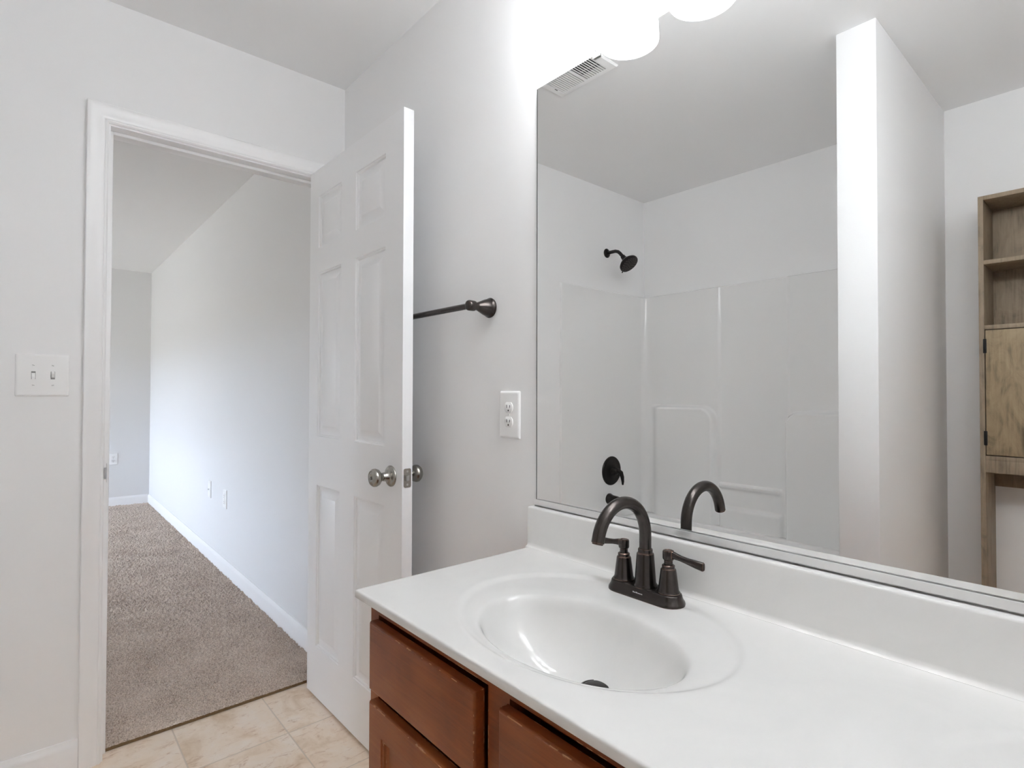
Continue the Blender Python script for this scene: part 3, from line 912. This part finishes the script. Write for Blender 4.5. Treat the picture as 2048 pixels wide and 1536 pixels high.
# ================================================================== VANITY LIGHTS
def make_light(cx, label):
    yy, zr = -0.113, 2.026
    L = thing('vanity_light', (cx, 0, 2.19), label, 'light fixture', 'three shade vanity lights above the mirror')
    b_ = nb(); box(b_, cx - 0.29, cx + 0.29, -0.022, 0, 2.135, 2.245, 0.006); obj('back_plate', b_, 'nickel', L)
    for dx in (-0.1965, 0, 0.1965):
        x = cx + dx
        b_ = nb(); tube(b_, [(x, -0.018, 2.19), (x, -0.060, 2.197), (x, -0.095, 2.205), (x, yy, 2.200), (x, yy, 2.172)], 0.008, 14); obj('arm', b_, 'nickel', L)
        b_ = nb(); lathe(b_, (x, yy, 2.140), (0, 0, 1), [(0, 0), (0.024, 0), (0.026, 0.006), (0.024, 0.022), (0.016, 0.034), (0, 0.036)], 28); obj('socket_cup', b_, 'nickel', L)
        b_ = nb()
        outer = [(0.026, 2.152), (0.048, 2.146), (0.059, 2.132), (0.0655, 2.110), (0.0688, 2.080), (0.0702, 2.050), (0.0710, zr)]
        inner = [(r - 0.0035, z - (0.003 if k < 2 else 0)) for k, (r, z) in enumerate(outer)][::-1]
        prof_ = outer + [(0.0692, zr - 0.0008)] + inner
        n = 48
        rings = [[b_.verts.new((x + r * math.cos(2 * PI * k / n), yy + r * math.sin(2 * PI * k / n), z)) for k in range(n)] for r, z in prof_]
        for q, (A, B) in enumerate(zip(rings, rings[1:] + rings[:1])):
            for k in range(n): b_.faces.new((A[k], A[(k + 1) % n], B[(k + 1) % n], B[k])).material_index = 0 if q < len(outer) - 1 or q == len(prof_) - 1 else 1
        sh = obj('lamp_shade', b_, 'shade', L, smooth=50)
        sh.data.materials.append(MAT['shadein'])
        b_ = nb(); lathe(b_, (x, yy, 2.140), (0, 0, -1), [(0, 0), (0.013, 0), (0.014, 0.020), (0.022, 0.040), (0.0285, 0.060), (0.026, 0.080), (0.015, 0.092), (0, 0.096)], 28)
        obj('bulb', b_, 'bulb', sh)
    return L
make_light(1.5735, 'three shade vanity light over the left sink, two lit shades showing at the top')
make_light(2.312, 'three shade vanity light over the right sink, unseen, added for light from the right')  # fixture out of view, added as a light source from the right

# ================================================================== CEILING VENT
VY = -0.008
vt = thing('ceiling_vent', (0.718, -0.575, H), 'white bath fan grille on the ceiling, seen at the top left of the mirror', 'vent')
vx0, vx1, vy0, vy1 = 0.569, 0.867, -0.722, -0.425
b = nb()
def ring_loop(i, z): return [(vx0 + i, vy0 + i, z), (vx1 - i, vy0 + i, z), (vx1 - i, vy1 - i, z), (vx0 + i, vy1 - i, z)]
loft(b, [ring_loop(0, H), ring_loop(0, H - 0.003), ring_loop(0.004, H - 0.008), ring_loop(0.028, H - 0.012), ring_loop(0.0285, H - 0.002)], cap=False)
obj('grille_frame', b, 'plastic', vt, smooth=20)
b = nb(); box(b, vx0 + 0.01, vx1 - 0.01, vy0 + 0.01, vy1 - 0.01, H - 0.003, H - 0.0005); obj('fan_housing', b, 'duct', vt, smooth=0)
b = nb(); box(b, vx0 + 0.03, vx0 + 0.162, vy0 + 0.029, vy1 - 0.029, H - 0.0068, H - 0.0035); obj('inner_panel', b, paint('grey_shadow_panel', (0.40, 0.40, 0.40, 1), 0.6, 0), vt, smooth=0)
b = nb()
x0, x1, y0, y1 = vx0 + 0.028, vx1 - 0.028, vy0 + 0.028, vy1 - 0.028
box(b, x0, x0 + 0.008, y0, y1, H - 0.014, H - 0.010)
x = x0 + 0.008
n1 = 11
for k in range(n1):      # narrow angled slats
    box(b, x + 0.0046, x + 0.0112, y0, y1, H - 0.0125, H - 0.0108)
    x += 0.0112
box(b, x, x + 0.006, y0, y1, H - 0.014, H - 0.010); x += 0.006
n2 = 9; step = (x1 - x - 0.001) / n2
for k in range(n2):
    box(b, x + step * 0.66, x + step, y0, y1, H - 0.0125, H - 0.0105)
    x += step
obj('slats', b, 'plastic', vt, smooth=0)
greyp = paint('grey_plastic', (0.42, 0.42, 0.41, 1), 0.5, 0)
for yy, w in ((y0, 0.028), (y0 + 0.030, 0.0035), (y0 + 0.052, 0.0035), (y0 + 0.120, 0.0035), (y0 + 0.185, 0.0035)):
    b = nb(); box(b, x1 - n2 * step, x1, yy, yy + w, H - 0.0102, H - 0.0085); obj('cross_bar', b, greyp, vt, smooth=0)
b = nb(); box(b, vx0 + 0.033, vx0 + 0.036, vy0 + 0.062, vy0 + 0.078, H - 0.0146, H - 0.0139); obj('indicator_mark', b, 'slot', vt, smooth=0)

# ================================================================== TUB AND SURROUND
tub = thing('bathtub_shower', (XS0 / 2, -1.69, 0), 'white one piece bathtub and shower surround in the alcove, seen in the mirror', 'bathtub')
def sstep(a, b_, x): 
    t_ = np.clip((x - a) / (b_ - a), 0, 1); return t_ * t_ * (3 - 2 * t_)
def make_surround():
    y0, zt, zb = -1.298, 1.805, 0.40
    g0 = 0.012; rc = 0.045
    # path of the inner face, with its outward (to room) normals
    pts = []
    def add(x, y, nx, ny): pts.append((x, y, nx, ny))
    add(0.0005, y0 + 0.0, 1, 0); add(g0 * 0.6, y0 - 0.002, 0.8, 0.2)
    for y in np.linspace(y0 - 0.006, YB + g0 + rc, 60): add(g0, y, 1, 0)
    for a in np.linspace(0, PI / 2, 10)[1:-1]: add(g0 + rc - rc * math.cos(a), YB + g0 + rc - rc * math.sin(a), math.cos(a), math.sin(a))
    for x in np.linspace(g0 + rc, XS0 - g0 - rc, 300): add(x, YB + g0, 0, 1)
    for a in np.linspace(PI / 2, 0, 10)[1:-1]: add(XS0 - g0 - rc + rc * math.cos(a), YB + g0 + rc - rc * math.sin(a), -math.cos(a), math.sin(a))
    for y in np.linspace(YB + g0 + rc, y0 - 0.006, 60): add(XS0 - g0, y, -1, 0)
    add(XS0 - g0 * 0.6, y0 - 0.002, -0.8, 0.2); add(XS0 - 0.0005, y0, -1, 0)
    P = np.array(pts)
    zs_ = np.concatenate([np.linspace(zb, zt - 0.008, 240), [zt - 0.005, zt - 0.002, zt - 0.0005, zt]])
    S, Zg = np.meshgrid(np.arange(len(P)), zs_, indexing='ij')
    PX, PY, NX, NY = (P[:, k][S] for k in range(4))
    back = (np.abs(NY) > 0.99)
    x = PX
    D = np.zeros_like(PX)
    # centre bay slightly recessed between two vertical creases
    side = 1 - sstep(0.532, 0.552, x) * (1 - sstep(0.924, 0.944, x))
    D += 0.008 * side
    # lower raised panels with rounded inner corners
    def rr(px, pz, xa, xb, ztop, r, soft):
        """signed blend: 1 inside the rounded rectangle (open at the bottom)"""
        qx = np.maximum(np.maximum(xa + r - px, px - (xb - r)), 0); qz = np.maximum(pz - (ztop - r), 0)
        d = np.sqrt(qx ** 2 + qz ** 2) - r
        return 1 - sstep(-soft, soft, d)
    low = np.maximum(rr(x, Zg, -0.4, 0.520, 1.090, 0.085, 0.012), rr(x, Zg, 0.926, 2.0, 1.072, 0.070, 0.012))
    D += 0.044 * low
    # soap ledge across the centre bay
    cen = sstep(0.535, 0.555, x) * (1 - sstep(0.885, 0.905, x)) * (1 - low)
    D += cen * (0.034 * (1 - sstep(0.646, 0.654, Zg)) - 0.030 * (1 - sstep(0.610, 0.640, Zg)) + 0.022 * (1 - sstep(0.500, 0.525, Zg)))
    wall_fade = np.where(back, 1.0, 0.0)
    fade_x = np.clip(np.minimum(x - 0.057, XS0 - 0.057 - x) / 0.10, 0, 1)
    D *= wall_fade * fade_x * fade_x * (3 - 2 * fade_x)
    # top edge returns to the wall
    ret = np.zeros_like(Zg); ret[:, -3] = 0.003; ret[:, -2] = 0.0075; ret[:, -1] = 0.0118
    gap = np.minimum(np.minimum(PX, XS0 - PX), PY - YB)
    ret = np.minimum(ret, np.maximum(gap - 0.0004, 0))
    D = D * (Zg < zt - 0.006) - ret * (np.abs(NX) + np.abs(NY) > 0.9)
    D[:, -4] = D[:, -5]
    me = grid(PX + NX * D, PY + NY * D, Zg, None, 'surround')
    bm = nb(); bm.from_mesh(me)
    return obj('surround_wall', bm, 'fiberglass', tub, smooth=50)
make_surround()
b = nb()
def tloop(i, z, yf=0.0):
    r = 0.05 + 0.04 * min(1, i / 0.08)
    X0, X1, Y0, Y1 = 0.002 + i, XS0 - 0.002 - i, YB + 0.002 + i, -1.298 - i + yf
    P = []
    for cx_, cy_, a0 in ((X1 - r, Y1 - r, 0), (X0 + r, Y1 - r, PI / 2), (X0 + r, Y0 + r, PI), (X1 - r, Y0 + r, 1.5 * PI)):
        for k in range(7): a = a0 + k * PI / 12; P.append((cx_ + r * math.cos(a), cy_ + r * math.sin(a), z))
    return P
loft(b, [tloop(0, 0), tloop(0, 0.385), tloop(0.006, 0.396), tloop(0.015, 0.402), tloop(0.075, 0.402), tloop(0.085, 0.395), tloop(0.095, 0.36), tloop(0.13, 0.12), tloop(0.16, 0.085), tloop(0.24, 0.075)])
obj('tub', b, 'fiberglass', tub, smooth=50)

SY = -1.7155
sh = thing('shower_fixture', (0, SY, 2.040), 'dark bronze round shower head on a short bent arm', 'shower')
b = nb(); lathe(b, (0, SY, 2.040), (1, 0, 0), [(0, 0), (0.0285, 0), (0.0285, 0.003), (0.024, 0.008), (0.014, 0.012), (0, 0.013)], 32); obj('flange', b, 'darkbronze', sh)
ap = [(0.004, SY, 2.040), (0.04, SY, 2.041), (0.068, SY, 2.040), (0.088, SY, 2.033), (0.103, SY, 2.020), (0.117, SY, 2.004), (0.126, SY, 1.994)]
b = nb(); tube(b, ap, 0.0105, 18); obj('shower_arm', b, 'darkbronze', sh)
hd = Vector((0.66, 0.0, -0.75)).normalized()
b = nb()
p0_ = Vector((0.122, SY, 1.998))
lathe(b, p0_, hd, [(0, 0), (0.014, 0), (0.015, 0.012), (0.013, 0.014), (0.0165, 0.018), (0.0175, 0.028), (0.026, 0.036), (0.047, 0.050), (0.058, 0.062), (0.0595, 0.070), (0.0580, 0.075), (0.0530, 0.077), (0.0520, 0.075), (0, 0.0765)], 40)
head = obj('shower_head', b, 'darkbronze', sh, smooth=40)
a_, u_, v_ = basis(hd)
b = nb()
for r, n in ((0.011, 6), (0.023, 8), (0.034, 12), (0.045, 18)):
    for k in range(n):
        w = 2 * PI * k / n
        lathe(b, p0_ + hd * 0.0755 + (u_ * math.cos(w) + v_ * math.sin(w)) * r, hd, [(0, 0), (0.0020, 0), (0.0015, 0.0022), (0, 0.0024)], 8)
obj('nozzles', b, 'nozzle', head)
b = nb(); dn = (v_ if v_.z < 0 else -v_)
tube(b, [p0_ + hd * 0.066 + dn * 0.056, p0_ + hd * 0.072 + dn * 0.069], [0.0038, 0.0030], 10); obj('spray_lever', b, 'darkbronze', head)

sv = thing('shower_valve', (0.012, -1.744, 0.694), 'dark bronze round shower valve plate with lever, below the shower head', 'shower valve')
b = nb(); lathe(b, (0.011, -1.744, 0.694), (1, 0, 0), [(0, 0), (0.089, 0), (0.089, 0.003), (0.085, 0.008), (0.070, 0.011), (0.066, 0.010), (0.045, 0.013), (0, 0.014)], 48); obj('valve_plate', b, 'darkbronze', sv)
b = nb(); lathe(b, (0.022, -1.744, 0.694), (1, 0, 0), [(0, 0), (0.027, 0), (0.025, 0.020), (0.020, 0.034), (0.013, 0.040), (0, 0.042)], 32); hb = obj('valve_hub', b, 'darkbronze', sv)
b = nb(); tube(b, [(0.045, -1.744, 0.694), (0.062, -1.750, 0.698), (0.074, -1.760, 0.686), (0.078, -1.768, 0.660), (0.078, -1.773, 0.632), (0.076, -1.775, 0.612)], [0.016, 0.0155, 0.0140, 0.0115, 0.0085, 0.0055], 18); obj('valve_lever', b, 'darkbronze', sv)

ts = thing('tub_spout', (0.012, -1.722, 0.520), 'dark bronze tub spout on the alcove end wall, mostly behind the faucet in the mirror', 'tub spout')
b = nb(); lathe(b, (0.011, -1.722, 0.524), (1, 0, 0), [(0, 0), (0.033, 0), (0.034, 0.006), (0.030, 0.016), (0.026, 0.030), (0, 0.031)], 32); obj('spout_flange', b, 'darkbronze', ts)
b = nb(); tube(b, [(0.030, -1.722, 0.524), (0.07, -1.722, 0.523), (0.105, -1.722, 0.517), (0.128, -1.722, 0.503), (0.137, -1.722, 0.485)], [0.0265, 0.0255, 0.0245, 0.0235, 0.0225], 24); obj('spout_body', b, 'darkbronze', ts)

# ================================================================== OVER-TOILET CABINET
KX0, KX1, KYF, KYB, KZT = 1.7540, 2.3600, -1.888, YB + 0.004, 1.965
kc = thing('storage_cabinet', ((KX0 + KX1) / 2, (KYF + KYB) / 2, 0), 'rustic oak storage cabinet with open shelves against the back wall, seen in the mirror', 'cabinet')
T_ = 0.0165
for x0 in (KX0, KX1 - T_):
    b = nb(); box(b, x0, x0 + T_, KYB, KYF, 0, KZT, 0.0008); obj('side_panel', b, 'oak', kc)
xi0, xi1 = KX0 + T_, KX1 - T_
b = nb(); box(b, xi0, xi1, KYB, KYF, KZT - T_, KZT, 0.0008); obj('top_panel', b, 'oak', kc)
for z in (1.707, 1.4475):
    b = nb(); box(b, xi0, xi1, KYB + 0.003, KYF, z - T_, z, 0.0008); obj('shelf', b, 'oak', kc)
b = nb(); box(b, xi0, xi1, KYB, KYF, 0.912, 0.930, 0.0008); obj('bottom_panel', b, 'oak', kc)
b = nb(); box(b, xi0, xi1, KYB, KYB + 0.004, 0.92, KZT - T_); obj('back_panel', b, 'oakback', kc, smooth=0)
b = nb(); box(b, xi0, xi1, KYF - 0.016, KYF, 0.864, 0.914, 0.0008); obj('front_rail', b, 'oak', kc)
b = nb(); box(b, xi0, xi1, KYB + 0.002, KYB + 0.018, 0.790, 0.912, 0.0008); obj('back_rail', b, 'oak', kc)
dmid = (xi0 + xi1) / 2
for x0, x1, hs in ((xi0 + 0.003, dmid - 0.0015, -1), (dmid + 0.0015, xi1 - 0.003, 1)):
    b = nb(); box(b, x0, x1, KYF - 0.016, KYF + 0.0005, 0.934, 1.4275, 0.001); cd_ = obj('cabinet_door', b, 'oakdoor', kc)
    hx = x0 if hs < 0 else x1
    for hz in (0.9995, 1.365):
        b = nb(); box(b, hx - 0.007, hx + 0.0035, KYF, KYF + 0.0030, hz - 0.028, hz + 0.028, 0.0006)
        tube(b, [(hx - 0.001, KYF + 0.004, hz - 0.028), (hx - 0.001, KYF + 0.004, hz + 0.028)], 0.0028, 10)
        obj('hinge', b, 'blackmetal', cd_)
